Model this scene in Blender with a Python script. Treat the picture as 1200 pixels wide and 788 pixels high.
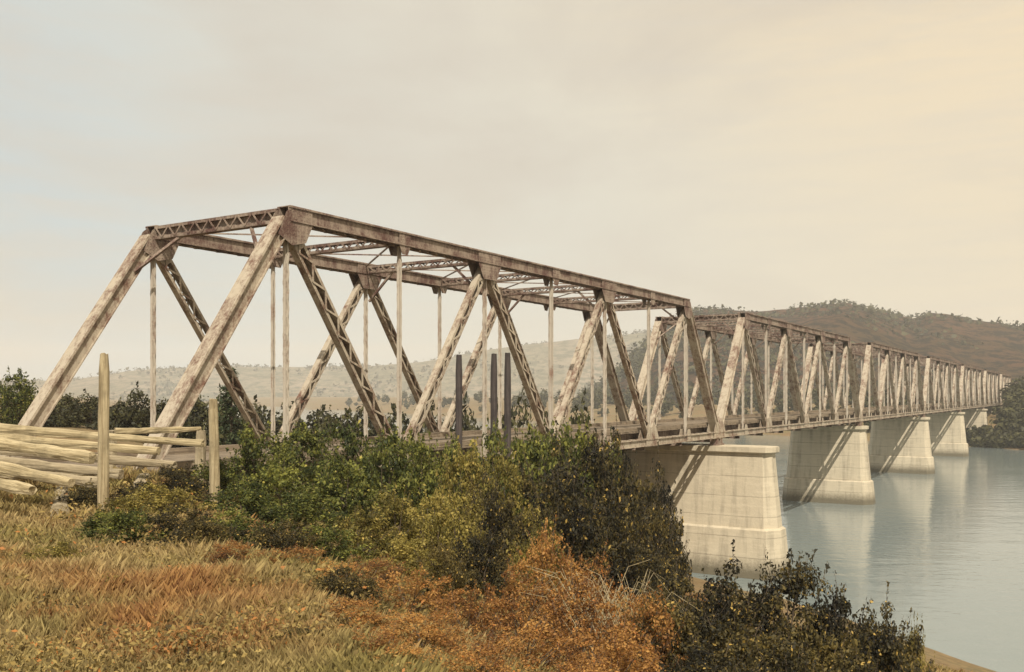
import bpy, math, random
import numpy as np
from mathutils import Vector, Matrix, noise as mnoise

scene = bpy.context.scene
for o in list(bpy.data.objects):
    bpy.data.objects.remove(o)
R = math.radians

# ------------------------------------------------------------------ camera, sky, sun, exposure
ZC = 12.7                       # eye height above the river (water surface is z = 0)
F_PX, CX, HY = 1090.0, 600.0, 462.0   # focal length / horizon of the photograph (1200 px wide)
cam_d = bpy.data.cameras.new('camera')
cam_d.sensor_width = 36.0
cam_d.sensor_fit = 'HORIZONTAL'
cam_d.lens = 36.0 * F_PX / 1200.0
cam_d.shift_y = (HY - 394.0) / 1200.0
cam_d.clip_start = 0.1
cam_d.clip_end = 12000
cam = bpy.data.objects.new('camera', cam_d)
scene.collection.objects.link(cam)
cam.location = (0, 0, ZC)
cam.rotation_euler = (R(90), 0, 0)
scene.camera = cam

SUN_AZ = Vector((0.12, -0.99, 0)).normalized()
SUN_EL = R(48)
sun_dir = Vector((SUN_AZ.x * math.cos(SUN_EL), SUN_AZ.y * math.cos(SUN_EL), math.sin(SUN_EL)))
sd = bpy.data.lights.new('sun', 'SUN')
sd.energy = 4.9
sd.angle = R(0.6)
sd.color = (1.0, 0.91, 0.77)
sun = bpy.data.objects.new('sun', sd)
scene.collection.objects.link(sun)
sun.rotation_euler = (-sun_dir).to_track_quat('-Z', 'Y').to_euler()
sun.location = (0, 0, 200)

world = bpy.data.worlds.new('World')
scene.world = world
world.use_nodes = True
wt = world.node_tree
for n in list(wt.nodes):
    wt.nodes.remove(n)


class NT:
    """tiny node-tree helper"""
    def __init__(s, tree):
        s.t = tree

    def n(s, typ, **kw):
        nd = s.t.nodes.new(typ)
        for k, v in kw.items():
            if k.startswith('i_'):
                key = k[2:]
                key = int(key) if key.isdigit() else key
                nd.inputs[key].default_value = v
            else:
                setattr(nd, k, v)
        return nd

    def l(s, a, b):
        s.t.links.new(a, b)

    def mix(s, fac, a, b, mode='MIX'):
        m = s.t.nodes.new('ShaderNodeMix')
        m.data_type = 'RGBA'
        m.blend_type = mode
        for sock, v in ((m.inputs[0], fac), (m.inputs[6], a), (m.inputs[7], b)):
            if hasattr(v, 'is_linked') or hasattr(v, 'links'):
                s.t.links.new(v, sock)
            else:
                sock.default_value = (v if not isinstance(v, tuple) or len(v) == 4 else (*v, 1))
        return m.outputs[2]

    def ramp(s, fac, stops):
        r = s.t.nodes.new('ShaderNodeValToRGB')
        el = r.color_ramp.elements
        while len(el) < len(stops):
            el.new(0.5)
        for e, (p, c) in zip(el, stops):
            e.position = p
            e.color = (*c, 1) if len(c) == 3 else c
        s.t.links.new(fac, r.inputs[0])
        return r.outputs[0]

    def math(s, op, a, b=0.0, clamp=False):
        m = s.t.nodes.new('ShaderNodeMath')
        m.operation = op
        m.use_clamp = clamp
        for sock, v in ((m.inputs[0], a), (m.inputs[1], b)):
            if hasattr(v, 'links'):
                s.t.links.new(v, sock)
            else:
                sock.default_value = v
        return m.outputs[0]

    def noise(s, vec, scale, detail=4, rough=0.55, dist=0.0):
        nd = s.t.nodes.new('ShaderNodeTexNoise')
        nd.inputs['Scale'].default_value = scale
        nd.inputs['Detail'].default_value = detail
        nd.inputs['Roughness'].default_value = rough
        nd.inputs['Distortion'].default_value = dist
        if vec is not None:
            s.t.links.new(vec, nd.inputs['Vector'])
        return nd.outputs['Fac']

    def mapping(s, vec, scale=(1, 1, 1), loc=(0, 0, 0), rot=(0, 0, 0)):
        m = s.t.nodes.new('ShaderNodeMapping')
        m.inputs['Scale'].default_value = scale
        m.inputs['Location'].default_value = loc
        m.inputs['Rotation'].default_value = rot
        s.t.links.new(vec, m.inputs['Vector'])
        return m.outputs[0]


w = NT(wt)
sky = w.n('ShaderNodeTexSky', sky_type='NISHITA', sun_disc=False)
sky.sun_elevation = SUN_EL
sky.sun_rotation = math.atan2(SUN_AZ.x, SUN_AZ.y)
sky.air_density = 1.2
sky.dust_density = 4.0
sky.ozone_density = 1.0
tc = w.n('ShaderNodeTexCoord')
dirv = tc.outputs['Generated']
# high thin overcast: warm veil with soft darker and lighter cloud drifts
drift = w.noise(w.mapping(dirv, (1.6, 1.6, 4.2), (0.3, 0.1, 0.15)), 1.5, 6, 0.55, 0.3)
fine = w.noise(w.mapping(dirv, (2.5, 2.5, 22.0)), 3.0, 5, 0.6, 0.2)
tone = w.noise(w.mapping(dirv, (1.0, 0.7, 0.9), (0.55, 0.2, 0.0)), 1.3, 2, 0.5)
sep = w.n('ShaderNodeSeparateXYZ')
w.l(dirv, sep.inputs[0])
warm = w.math('ADD', w.math('ADD', w.math('MULTIPLY', sep.outputs['X'], 1.0), w.math('MULTIPLY', sep.outputs['Z'], 0.75)), w.math('ADD', w.math('MULTIPLY', tone, 0.5), 0.06), True)
veil = w.mix(warm, (5.5, 6.35, 6.5, 1), (8.9, 7.2, 4.7, 1))
veil = w.mix(w.math('MULTIPLY', w.ramp(drift, [(0.46, (0, 0, 0)), (0.66, (1, 1, 1))]), 0.75), veil, (6.3, 5.5, 4.4, 1))
veil = w.mix(w.math('MULTIPLY', w.ramp(fine, [(0.40, (0, 0, 0)), (0.75, (1, 1, 1))]), 0.40), veil, (6.9, 6.2, 5.1, 1))
skymix = w.mix(0.86, sky.outputs[0], veil)
bg = w.n('ShaderNodeBackground')
bg.inputs['Strength'].default_value = 0.1
w.l(skymix, bg.inputs['Color'])
wo = w.n('ShaderNodeOutputWorld')
w.l(bg.outputs[0], wo.inputs['Surface'])

scene.view_settings.view_transform = 'Standard'
scene.view_settings.look = 'None'
scene.view_settings.gamma = 1.0
scene.view_settings.exposure = 0.15
scene.view_settings.use_curve_mapping = False
scene.render.engine = 'CYCLES'
scene.cycles.use_denoising = True
scene.cycles.volume_bounces = 1
scene.cycles.max_bounces = 7
scene.cycles.transparent_max_bounces = 8
scene.cycles.caustics_reflective = False
scene.cycles.caustics_refractive = False

C = scene.collection
rng = np.random.default_rng(7)
random.seed(7)


# ------------------------------------------------------------------ helpers
def at(px, py, Y):
    """photo pixel + distance -> world point"""
    return Vector(((px - CX) / F_PX * Y, Y, ZC + (HY - py) / F_PX * Y))


def tag(o, label=None, cat=None, group=None, kind=None):
    for k, v in (('label', label), ('category', cat), ('group', group), ('kind', kind)):
        if v:
            o[k] = v
    return o


def empty(name, loc=(0, 0, 0), rz=0.0):
    o = bpy.data.objects.new(name, None)
    o.empty_display_size = 0.3
    C.objects.link(o)
    o.location = loc
    o.rotation_euler = (0, 0, rz)
    return o


class MB:
    def __init__(s):
        s.v, s.f = [], []

    def add(s, vs, fs):
        b = len(s.v)
        s.v.extend([tuple(v) for v in vs])
        s.f.extend([tuple(i + b for i in f) for f in fs])

    def bar(s, p, q, wa, wb, ref=(0, 1, 0)):
        """box along p->q, wb wide along ref, wa wide across it"""
        p, q = Vector(p), Vector(q)
        d = (q - p).normalized()
        r = Vector(ref)
        a = d.cross(r)
        if a.length < 1e-4:
            a = d.cross(Vector((1, 0, 0)))
        a.normalize()
        b = a.cross(d).normalized()
        a = a * wa / 2
        b = b * wb / 2
        vs = [p - a - b, p + a - b, p + a + b, p - a + b, q - a - b, q + a - b, q + a + b, q - a + b]
        s.add(vs, [(0, 1, 2, 3), (7, 6, 5, 4), (0, 4, 5, 1), (1, 5, 6, 2), (2, 6, 7, 3), (3, 7, 4, 0)])

    def box(s, c, size):
        c = Vector(c)
        h = Vector(size) / 2
        vs = [c + Vector((x * h.x, y * h.y, z * h.z)) for z in (-1, 1) for x, y in ((-1, -1), (1, -1), (1, 1), (-1, 1))]
        s.add(vs, [(3, 2, 1, 0), (4, 5, 6, 7), (0, 1, 5, 4), (1, 2, 6, 5), (2, 3, 7, 6), (3, 0, 4, 7)])

    def tube(s, pts, radii, n=6):
        rings = []
        for i, p in enumerate(pts):
            p = Vector(p)
            d = (Vector(pts[min(i + 1, len(pts) - 1)]) - Vector(pts[max(i - 1, 0)])).normalized()
            a = d.cross(Vector((0, 0, 1)))
            if a.length < 1e-3:
                a = Vector((1, 0, 0))
            a.normalize()
            b = d.cross(a)
            rings.append([p + (a * math.cos(2 * math.pi * k / n) + b * math.sin(2 * math.pi * k / n)) * radii[i] for k in range(n)])
        vs = [v for r in rings for v in r]
        fs = []
        for i in range(len(rings) - 1):
            for k in range(n):
                fs.append((i * n + k, i * n + (k + 1) % n, (i + 1) * n + (k + 1) % n, (i + 1) * n + k))
        fs.append(tuple(range(n))[::-1])
        fs.append(tuple(range((len(rings) - 1) * n, len(rings) * n)))
        s.add(vs, fs)

    def prism(s, poly, y0, y1):
        """polygon in x,z extruded along y"""
        n = len(poly)
        vs = [(x, y0, z) for x, z in poly] + [(x, y1, z) for x, z in poly]
        s.add(vs, [tuple(range(n)), tuple(range(2 * n - 1, n - 1, -1))] + [((i + 1) % n, i, n + i, n + (i + 1) % n) for i in range(n)])

    def mesh(s, name):
        me = bpy.data.meshes.new(name)
        me.from_pydata(s.v, [], s.f)
        me.update()
        return me

    def build(s, name, mat, parent=None, smooth=False):
        me = s.mesh(name)
        me.materials.append(mat)
        if smooth:
            me.polygons.foreach_set('use_smooth', [True] * len(me.polygons))
        return link(name, me, parent)


def link(name, me, parent=None):
    o = bpy.data.objects.new(name, me)
    C.objects.link(o)
    if parent:
        o.parent = parent
    return o


def np_mesh(name, verts, quads, mat, smooth=False):
    me = bpy.data.meshes.new(name)
    nv, nf = len(verts), len(quads)
    k = quads.shape[1]
    me.vertices.add(nv)
    me.vertices.foreach_set('co', np.ascontiguousarray(verts, dtype=np.float32).ravel())
    me.loops.add(nf * k)
    me.loops.foreach_set('vertex_index', np.ascontiguousarray(quads, dtype=np.int32).ravel())
    me.polygons.add(nf)
    me.polygons.foreach_set('loop_start', np.arange(0, nf * k, k, dtype=np.int32))
    me.polygons.foreach_set('loop_total', np.full(nf, k, dtype=np.int32))
    if smooth:
        me.polygons.foreach_set('use_smooth', np.ones(nf, dtype=bool))
    me.update(calc_edges=True)
    me.materials.append(mat)
    return me


# ------------------------------------------------------------------ materials
def new_mat(name):
    m = bpy.data.materials.new(name)
    m.use_nodes = True
    t = NT(m.node_tree)
    b = m.node_tree.nodes['Principled BSDF']
    return m, t, b


def obj_coord(t):
    return t.n('ShaderNodeTexCoord').outputs['Object']


def world_pos(t):
    return t.n('ShaderNodeNewGeometry').outputs['Position']


def bump(t, b, h, strength=0.4, dist=0.02):
    bp = t.n('ShaderNodeBump')
    bp.inputs['Strength'].default_value = strength
    bp.inputs['Distance'].default_value = dist
    t.l(h, bp.inputs['Height'])
    t.l(bp.outputs[0], b.inputs['Normal'])


def steel_mat(name, paint, rust, rust_amt):
    m, t, b = new_mat(name)
    p = world_pos(t)
    n1 = t.noise(p, 1.1, 8, 0.68)
    n2 = t.noise(p, 14.0, 4, 0.6)
    n3 = t.noise(t.mapping(p, (3, 3, 0.5)), 2.0, 4, 0.6)
    f = t.math('ADD', t.math('MULTIPLY', n1, 0.6), t.math('ADD', t.math('MULTIPLY', n2, 0.25), t.math('MULTIPLY', n3, 0.25)))
    fac = t.ramp(f, [(rust_amt, (0, 0, 0)), (rust_amt + 0.14, (1, 1, 1))])
    dirt = t.mix(n3, paint, tuple(c * 0.62 for c in paint))
    rc = t.mix(n2, rust, tuple(c * 0.5 for c in rust))
    col = t.mix(fac, dirt, rc)
    t.l(col, b.inputs['Base Color'])
    b.inputs['Roughness'].default_value = 0.75
    b.inputs['Metallic'].default_value = 0.0
    bump(t, b, n2, 0.3, 0.01)
    return m


M = {}
M['steel'] = steel_mat('weathered_steel', (0.47, 0.405, 0.31), (0.17, 0.085, 0.055), 0.52)
M['steel_dark'] = steel_mat('rusted_steel', (0.34, 0.27, 0.21), (0.13, 0.065, 0.05), 0.49)
M['steel_pale'] = steel_mat('pale_steel', (0.56, 0.50, 0.41), (0.34, 0.22, 0.16), 0.56)


def concrete_mat():
    m, t, b = new_mat('river_concrete')
    p = world_pos(t)
    n1 = t.noise(p, 0.5, 6, 0.6)
    n2 = t.noise(p, 6.0, 5, 0.65)
    st = t.noise(t.mapping(p, (1.5, 1.5, 0.12)), 1.2, 5, 0.6)
    col = t.mix(n1, (0.60, 0.53, 0.40), (0.46, 0.40, 0.29))
    col = t.mix(t.math('MULTIPLY', t.ramp(st, [(0.48, (0, 0, 0)), (0.68, (1, 1, 1))]), 0.55), col, (0.19, 0.165, 0.125))
    col = t.mix(t.math('MULTIPLY', n2, 0.35), col, (0.25, 0.22, 0.17))
    sp = t.n('ShaderNodeSeparateXYZ')
    t.l(p, sp.inputs[0])
    zz = t.math('ADD', sp.outputs['Z'], t.math('MULTIPLY', n2, 0.06))
    fr = t.math('FRACT', t.math('MULTIPLY', zz, 0.72))
    line = t.math('LESS_THAN', fr, 0.045)
    col = t.mix(t.math('MULTIPLY', line, 0.45), col, (0.14, 0.12, 0.09))
    bl = t.noise(t.mapping(p, (0.4, 0.4, 3.0)), 1.6, 3, 0.6)
    col = t.mix(t.math('MULTIPLY', t.ramp(bl, [(0.5, (0, 0, 0)), (0.62, (1, 1, 1))]), 0.30), col, (0.60, 0.53, 0.40))
    wl = t.math('ADD', sp.outputs['Z'], t.math('MULTIPLY', t.math('SUBTRACT', n2, 0.5), 1.2))
    wet = t.ramp(t.math('MULTIPLY', wl, 0.5), [(0.22, (1, 1, 1)), (0.75, (0, 0, 0))])
    col = t.mix(t.math('MULTIPLY', wet, 0.85), col, (0.07, 0.06, 0.035))
    t.l(col, b.inputs['Base Color'])
    b.inputs['Roughness'].default_value = 0.9
    bump(t, b, n2, 0.5, 0.04)
    return m


M['concrete'] = concrete_mat()


def wood_mat(name, c1, c2, grain=(0.35, 7, 7)):
    m, t, b = new_mat(name)
    p = obj_coord(t)
    g = t.ramp(t.noise(t.mapping(p, grain), 2.0, 6, 0.7, 0.6), [(0.34, (0, 0, 0)), (0.64, (1, 1, 1))])
    n = t.noise(p, 1.3, 4, 0.6)
    col = t.mix(g, c1, c2)
    col = t.mix(t.ramp(n, [(0.5, (0, 0, 0)), (0.75, (1, 1, 1))]), col, tuple(c * 0.5 for c in c2))
    t.l(col, b.inputs['Base Color'])
    b.inputs['Roughness'].default_value = 0.85
    bump(t, b, g, 0.6, 0.03)
    return m


M['timber'] = wood_mat('bleached_timber', (0.56, 0.47, 0.29), (0.27, 0.21, 0.11))
M['timber_old'] = wood_mat('grey_timber', (0.44, 0.37, 0.25), (0.25, 0.20, 0.12))
M['pile'] = wood_mat('tarred_timber', (0.075, 0.06, 0.055), (0.03, 0.024, 0.024), (7, 7, 0.35))
M['post_wood'] = wood_mat('post_timber', (0.54, 0.45, 0.28), (0.24, 0.185, 0.10), (7, 7, 0.35))
M['plank'] = wood_mat('deck_timber', (0.30, 0.24, 0.17), (0.17, 0.13, 0.09))


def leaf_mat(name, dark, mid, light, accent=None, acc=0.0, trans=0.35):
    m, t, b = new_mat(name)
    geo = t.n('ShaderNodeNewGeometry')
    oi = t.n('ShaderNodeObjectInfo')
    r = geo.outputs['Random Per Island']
    cl = t.noise(geo.outputs['Position'], 1.7, 4, 0.62)  # clump-scale leaf tones, also standing in for shaded gaps and lit patches
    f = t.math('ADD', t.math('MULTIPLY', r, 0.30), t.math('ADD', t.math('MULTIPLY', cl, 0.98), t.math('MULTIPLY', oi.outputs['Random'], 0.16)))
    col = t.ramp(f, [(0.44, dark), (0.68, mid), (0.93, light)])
    if accent:
        wn = t.n('ShaderNodeTexWhiteNoise', noise_dimensions='1D')
        t.l(r, wn.inputs['W'])
        k = t.math('GREATER_THAN', wn.outputs['Value'], 1 - acc)
        col = t.mix(k, col, accent)
    out = m.node_tree.nodes['Material Output']
    b.inputs['Roughness'].default_value = 0.6
    b.inputs['Specular IOR Level'].default_value = 0.25
    t.l(col, b.inputs['Base Color'])
    tr = t.n('ShaderNodeBsdfTranslucent')
    t.l(col, tr.inputs['Color'])
    ms = t.n('ShaderNodeMixShader')
    ms.inputs[0].default_value = trans
    t.l(b.outputs[0], ms.inputs[1])
    t.l(tr.outputs[0], ms.inputs[2])
    t.l(ms.outputs[0], out.inputs['Surface'])
    return m


M['leaf_green'] = leaf_mat('green_leaves', (0.016, 0.026, 0.010), (0.060, 0.075, 0.018), (0.27, 0.27, 0.06), (0.42, 0.36, 0.09), 0.015)
M['leaf_olive'] = leaf_mat('olive_leaves', (0.035, 0.035, 0.012), (0.16, 0.135, 0.032), (0.40, 0.32, 0.085), (0.50, 0.36, 0.10), 0.03)
M['leaf_rust'] = leaf_mat('rust_leaves', (0.030, 0.018, 0.016), (0.23, 0.105, 0.032), (0.52, 0.29, 0.085), (0.52, 0.20, 0.05), 0.03)
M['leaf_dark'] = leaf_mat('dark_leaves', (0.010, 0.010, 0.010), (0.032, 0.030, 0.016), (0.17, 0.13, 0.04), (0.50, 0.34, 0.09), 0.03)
M['leaf_weed'] = leaf_mat('weed_leaves', (0.035, 0.026, 0.018), (0.17, 0.125, 0.045), (0.46, 0.34, 0.12), (0.45, 0.20, 0.06), 0.08)
M['leaf_far'] = leaf_mat('far_leaves', (0.014, 0.017, 0.012), (0.035, 0.036, 0.018), (0.09, 0.085, 0.03), trans=0.2)
M['leaf_fir'] = leaf_mat('fir_needles', (0.014, 0.022, 0.014), (0.04, 0.06, 0.03), (0.10, 0.12, 0.05), trans=0.2)


def bark_mat():
    m, t, b = new_mat('bark')
    p = obj_coord(t)
    n = t.noise(t.mapping(p, (4, 4, 1)), 4, 4, 0.6)
    t.l(t.mix(n, (0.05, 0.035, 0.025), (0.16, 0.12, 0.08)), b.inputs['Base Color'])
    b.inputs['Roughness'].default_value = 0.9
    return m


M['bark'] = bark_mat()


def ground_mat():
    m, t, b = new_mat('dry_ground')
    p = world_pos(t)
    n1 = t.noise(p, 0.16, 5, 0.6)
    n2 = t.noise(p, 1.7, 6, 0.65)
    n3 = t.noise(p, 9.0, 4, 0.65)
    col = t.mix(t.ramp(n1, [(0.40, (0, 0, 0)), (0.60, (1, 1, 1))]), (0.20, 0.115, 0.045), (0.15, 0.125, 0.05))
    col = t.mix(t.ramp(n2, [(0.42, (0, 0, 0)), (0.66, (1, 1, 1))]), col, (0.30, 0.21, 0.09))
    col = t.mix(t.math('MULTIPLY', n3, 0.6), col, (0.07, 0.05, 0.03))
    t.l(col, b.inputs['Base Color'])
    b.inputs['Roughness'].default_value = 0.95
    bump(t, b, n3, 0.7, 0.08)
    return m


M['ground'] = ground_mat()


def grass_mat():
    m, t, b = new_mat('dry_grass')
    geo = t.n('ShaderNodeNewGeometry')
    r = geo.outputs['Random Per Island']
    p = geo.outputs['Position']
    n1 = t.noise(p, 0.28, 4, 0.6)
    n2 = t.noise(t.mapping(p, (1, 1, 0), (13, 5, 0)), 0.33, 4, 0.6)
    straw = t.mix(r, (0.24, 0.165, 0.075), (0.56, 0.43, 0.20))
    green = t.mix(r, (0.14, 0.115, 0.045), (0.40, 0.33, 0.12))
    rust = t.mix(r, (0.20, 0.095, 0.04), (0.50, 0.29, 0.11))
    col = t.mix(t.ramp(n1, [(0.42, (0, 0, 0)), (0.56, (1, 1, 1))]), straw, green)
    col = t.mix(t.ramp(n2, [(0.53, (0, 0, 0)), (0.64, (1, 1, 1))]), col, rust)
    t.l(col, b.inputs['Base Color'])
    b.inputs['Roughness'].default_value = 0.7
    b.inputs['Specular IOR Level'].default_value = 0.2
    out = m.node_tree.nodes['Material Output']
    tr = t.n('ShaderNodeBsdfTranslucent')
    t.l(col, tr.inputs['Color'])
    ms = t.n('ShaderNodeMixShader')
    ms.inputs[0].default_value = 0.3
    t.l(b.outputs[0], ms.inputs[1])
    t.l(tr.outputs[0], ms.inputs[2])
    t.l(ms.outputs[0], out.inputs['Surface'])
    return m


M['grass'] = grass_mat()


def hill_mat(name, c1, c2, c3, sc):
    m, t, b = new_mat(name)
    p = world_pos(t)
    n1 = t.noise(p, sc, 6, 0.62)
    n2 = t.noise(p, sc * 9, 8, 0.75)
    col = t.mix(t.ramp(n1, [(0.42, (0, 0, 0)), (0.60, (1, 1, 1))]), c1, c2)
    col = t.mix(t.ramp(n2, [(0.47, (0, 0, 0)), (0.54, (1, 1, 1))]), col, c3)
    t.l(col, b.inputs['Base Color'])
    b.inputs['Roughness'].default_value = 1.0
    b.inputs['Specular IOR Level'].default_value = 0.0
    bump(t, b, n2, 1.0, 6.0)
    return m


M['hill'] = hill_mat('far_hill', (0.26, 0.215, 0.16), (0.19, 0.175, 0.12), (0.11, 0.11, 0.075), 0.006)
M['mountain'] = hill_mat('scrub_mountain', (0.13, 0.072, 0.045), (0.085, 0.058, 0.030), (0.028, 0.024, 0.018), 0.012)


def water_mat():
    m, t, b = new_mat('river_water')
    p = world_pos(t)
    n1 = t.noise(t.mapping(p, (1, 1, 1), (0, 0, 0), (0, 0, R(30))), 1.1, 4, 0.6, 0.2)
    n2 = t.noise(t.mapping(p, (0.35, 1.0, 1), (0, 0, 0), (0, 0, R(26))), 0.5, 3, 0.55)
    big = t.noise(p, 0.03, 3, 0.5)
    h = t.math('ADD', t.math('MULTIPLY', n1, 0.45), n2)
    t.l(t.mix(big, (0.16, 0.205, 0.215), (0.22, 0.25, 0.24)), b.inputs['Base Color'])
    b.inputs['Roughness'].default_value = 0.06
    b.inputs['IOR'].default_value = 1.33
    patch = t.noise(t.mapping(p, (0.5, 1.6, 1), (0, 0, 0), (0, 0, R(26))), 0.035, 4, 0.6)
    h = t.math('MULTIPLY', h, t.math('ADD', t.math('MULTIPLY', patch, 1.6), 0.1))
    bump(t, b, h, 0.6, 0.11)
    return m


M['water'] = water_mat()

# ------------------------------------------------------------------ bridge frame of reference
D = Vector((0.529, 0.848, 0)).normalized()      # along the bridge, away from the near bank
S = Vector((D.y, -D.x, 0))                      # outward on the near (camera) side
HIP = Vector((-7.63, 31.4, 0))                  # first hip of the near truss, in plan
WID = 6.96
PAN = 6.05
SPAN = 8 * PAN
H = 9.0
ZB = ZC - 2.95                                  # bottom chord level
RZ = math.atan2(D.y, D.x)


def on_bridge(t, s):
    return HIP + D * t + S * s


# ------------------------------------------------------------------ terrain
EX, EY = 0.9, 0.43


def wob(x, y):
    return (np.sin(0.31 * x + 0.17 * y + 1.3) * np.sin(0.23 * y - 0.11 * x) * 0.22
            + np.sin(0.9 * x + 0.4) * np.sin(0.77 * y + 2.1) * 0.07)


def ground_z(x, y):
    x = np.asarray(x, float)
    y = np.asarray(y, float)
    q = EX * x + EY * y
    q = q + 1.6 * np.sin(0.09 * x - 0.05 * y) * (q > 20)
    z = np.interp(q, [-1e5, -4, 2, 6, 11, 25, 38, 46, 60, 180, 191, 196, 205, 232, 300, 1e5],
                  [-1.85, -1.85, -2.15, -3.3, -4.9, -9.3, -12.75, -14.2, -16.5, -16.5, -14, -12.5, -9.0, -5.6, -4.4, -4.0])
    z = z + wob(x, y)
    t = (x - HIP.x) * D.x + (y - HIP.y) * D.y
    s = (x - HIP.x) * S.x + (y - HIP.y) * S.y
    lane = np.clip((s + WID + 4.0) / 2.5, 0, 1) * np.clip((3.0 - s) / 2.5, 0, 1)
    low = np.minimum(z, -5.0 - 0.02 * t)
    z = np.where((t > -6.6) & (t < 60), z * (1 - lane) + low * lane, z)
    road = np.clip((s + WID + 2.2) / 1.5, 0, 1) * np.clip((2.0 - s) / 1.5, 0, 1)
    z = np.where(t <= -6.6, z * (1 - road) + (-2.2) * road, z)
    far = np.clip((t - 326) / 8, 0, 1) * np.clip((s + WID + 7) / 4, 0, 1) * np.clip((7 - s) / 4, 0, 1)
    z = z * (1 - far) + (-2.3) * far
    return z + ZC


def gz(x, y):
    return float(ground_z(x, y))


def axis(lo, a, b, hi, fine, mid_hi, mid):
    v = list(np.arange(a, b, fine)) + list(np.arange(b, mid_hi, mid))
    st, x = mid, mid_hi
    while x < hi:
        v.append(x)
        st *= 1.25
        x += st
    v.append(hi)
    st, x = fine, a
    left = []
    while x > lo:
        st *= 1.25
        x -= st
        left.append(max(x, lo))
    return np.array(sorted(set(left)) + v)


xs = axis(-2600, -45, 50, 2600, 0.8, 330, 3.5)
ys = axis(-300, -6, 75, 3000, 0.8, 420, 3.5)
gx, gy = np.meshgrid(xs, ys)
gzv = ground_z(gx, gy)
vv = np.stack([gx.ravel(), gy.ravel(), gzv.ravel()], 1)
ny, nx = gx.shape
ii = np.arange(ny * nx).reshape(ny, nx)
qq = np.stack([ii[:-1, :-1].ravel(), ii[:-1, 1:].ravel(), ii[1:, 1:].ravel(), ii[1:, :-1].ravel()], 1)
ground = link('ground', np_mesh('ground', vv, qq, M['ground'], True))
tag(ground, 'dry sloping river bank falling to the water', kind='structure')

wmb = MB()
wmb.add([(-500, -290, 0), (2590, -290, 0), (2590, 2990, 0), (-500, 2990, 0)], [(0, 1, 2, 3)])
water = wmb.build('river_water', M['water'])
tag(water, 'wide calm grey river', kind='structure')


def ridge(name, mat, prof, Y, depth_near, depth_far, rough, seed, nx=150, ny=44):
    """prof: list of (photo px, photo y) skyline points seen at distance Y"""
    px = np.array([p[0] for p in prof], float)
    py = np.array([p[1] for p in prof], float)
    X = (px - CX) / F_PX * Y
    Zt = (HY - py) / F_PX * Y + ZC
    xs_ = np.linspace(X[0], X[-1], nx)
    top = np.interp(xs_, X, Zt)
    verts = []
    for j in range(ny):
        f = j / (ny - 1)
        yy = Y - depth_near + f * (depth_near + depth_far)
        k = (yy - (Y - depth_near)) / depth_near if yy < Y else (Y + depth_far - yy) / depth_far
        prof_h = math.sin(max(0.0, min(1, k)) * math.pi / 2) ** 1.15
        for i in range(nx):
            x = xs_[i] * (yy / Y if yy < Y else 1.0)
            nz = mnoise.fractal(Vector((x * 0.008, yy * 0.008, seed)), 0.9, 2.1, 5)
            gul = mnoise.ridged_multi_fractal(Vector((x * 0.012, yy * 0.004, seed + 9)), 0.9, 2.0, 4, 1.0, 2.0)
            hgt = (top[i] - 7.0) * prof_h
            verts.append((x, yy, 4.0 + hgt + rough * nz * (0.25 + k * 0.5) - rough * 0.5 * (gul - 1) * math.sin(math.pi * min(1, k)) ))
    v = np.array(verts)
    idx = np.arange(nx * ny).reshape(ny, nx)
    q = np.stack([idx[:-1, :-1].ravel(), idx[:-1, 1:].ravel(), idx[1:, 1:].ravel(), idx[1:, :-1].ravel()], 1)
    o = link(name, np_mesh(name, v, q, mat, True))
    return o


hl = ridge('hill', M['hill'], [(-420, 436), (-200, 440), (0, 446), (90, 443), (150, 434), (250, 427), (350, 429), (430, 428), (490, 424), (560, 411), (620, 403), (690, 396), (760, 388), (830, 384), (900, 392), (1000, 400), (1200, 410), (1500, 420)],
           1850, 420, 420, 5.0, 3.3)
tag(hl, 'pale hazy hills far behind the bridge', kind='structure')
mt = ridge('mountain', M['mountain'], [(700, 452), (745, 420), (775, 385), (800, 366), (840, 363), (880, 366), (920, 362), (955, 354), (990, 349), (1020, 357), (1050, 368), (1072, 373), (1090, 367), (1112, 371), (1140, 378), (1200, 382), (1270, 380), (1340, 390), (1450, 384), (1600, 402), (1800, 425)],
           760, 330, 300, 9.0, 7.7, nx=260, ny=80)
tag(mt, 'scrubby brown mountain ridge beyond the far bank', kind='structure')

def hill_trees(name, hill, n, size, seed, label):
    rgh = np.random.default_rng(seed)
    me = hill.data
    co = np.empty(len(me.vertices) * 3, np.float32)
    me.vertices.foreach_get('co', co)
    co = co.reshape(-1, 3)
    w_ = np.array([max(0.0, mnoise.fractal(Vector((c[0] * 0.006, c[1] * 0.006, seed)), 1.0, 2.0, 4) + 0.18) for c in co])
    pick = rgh.choice(len(co), n, p=w_ / w_.sum())
    base = co[pick] + rgh.normal(size=(n, 3)) * np.array([size * 1.2, size * 1.2, 0])
    m = 7
    pts = np.repeat(base, m, 0) + rgh.normal(size=(n * m, 3)) * size * 0.34 + np.array([0, 0, size * 0.3])
    nr = rgh.normal(size=(n * m, 3)) * 0.6 + np.array([0, -0.4, 0.6])
    nr /= np.linalg.norm(nr, axis=1, keepdims=True)
    return pts, nr, size * 0.75, rgh, name, label


# ------------------------------------------------------------------ truss span
Y0N, Y0F = -WID / 2, WID / 2
NODE = [(i * PAN) for i in range(9)]


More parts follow.
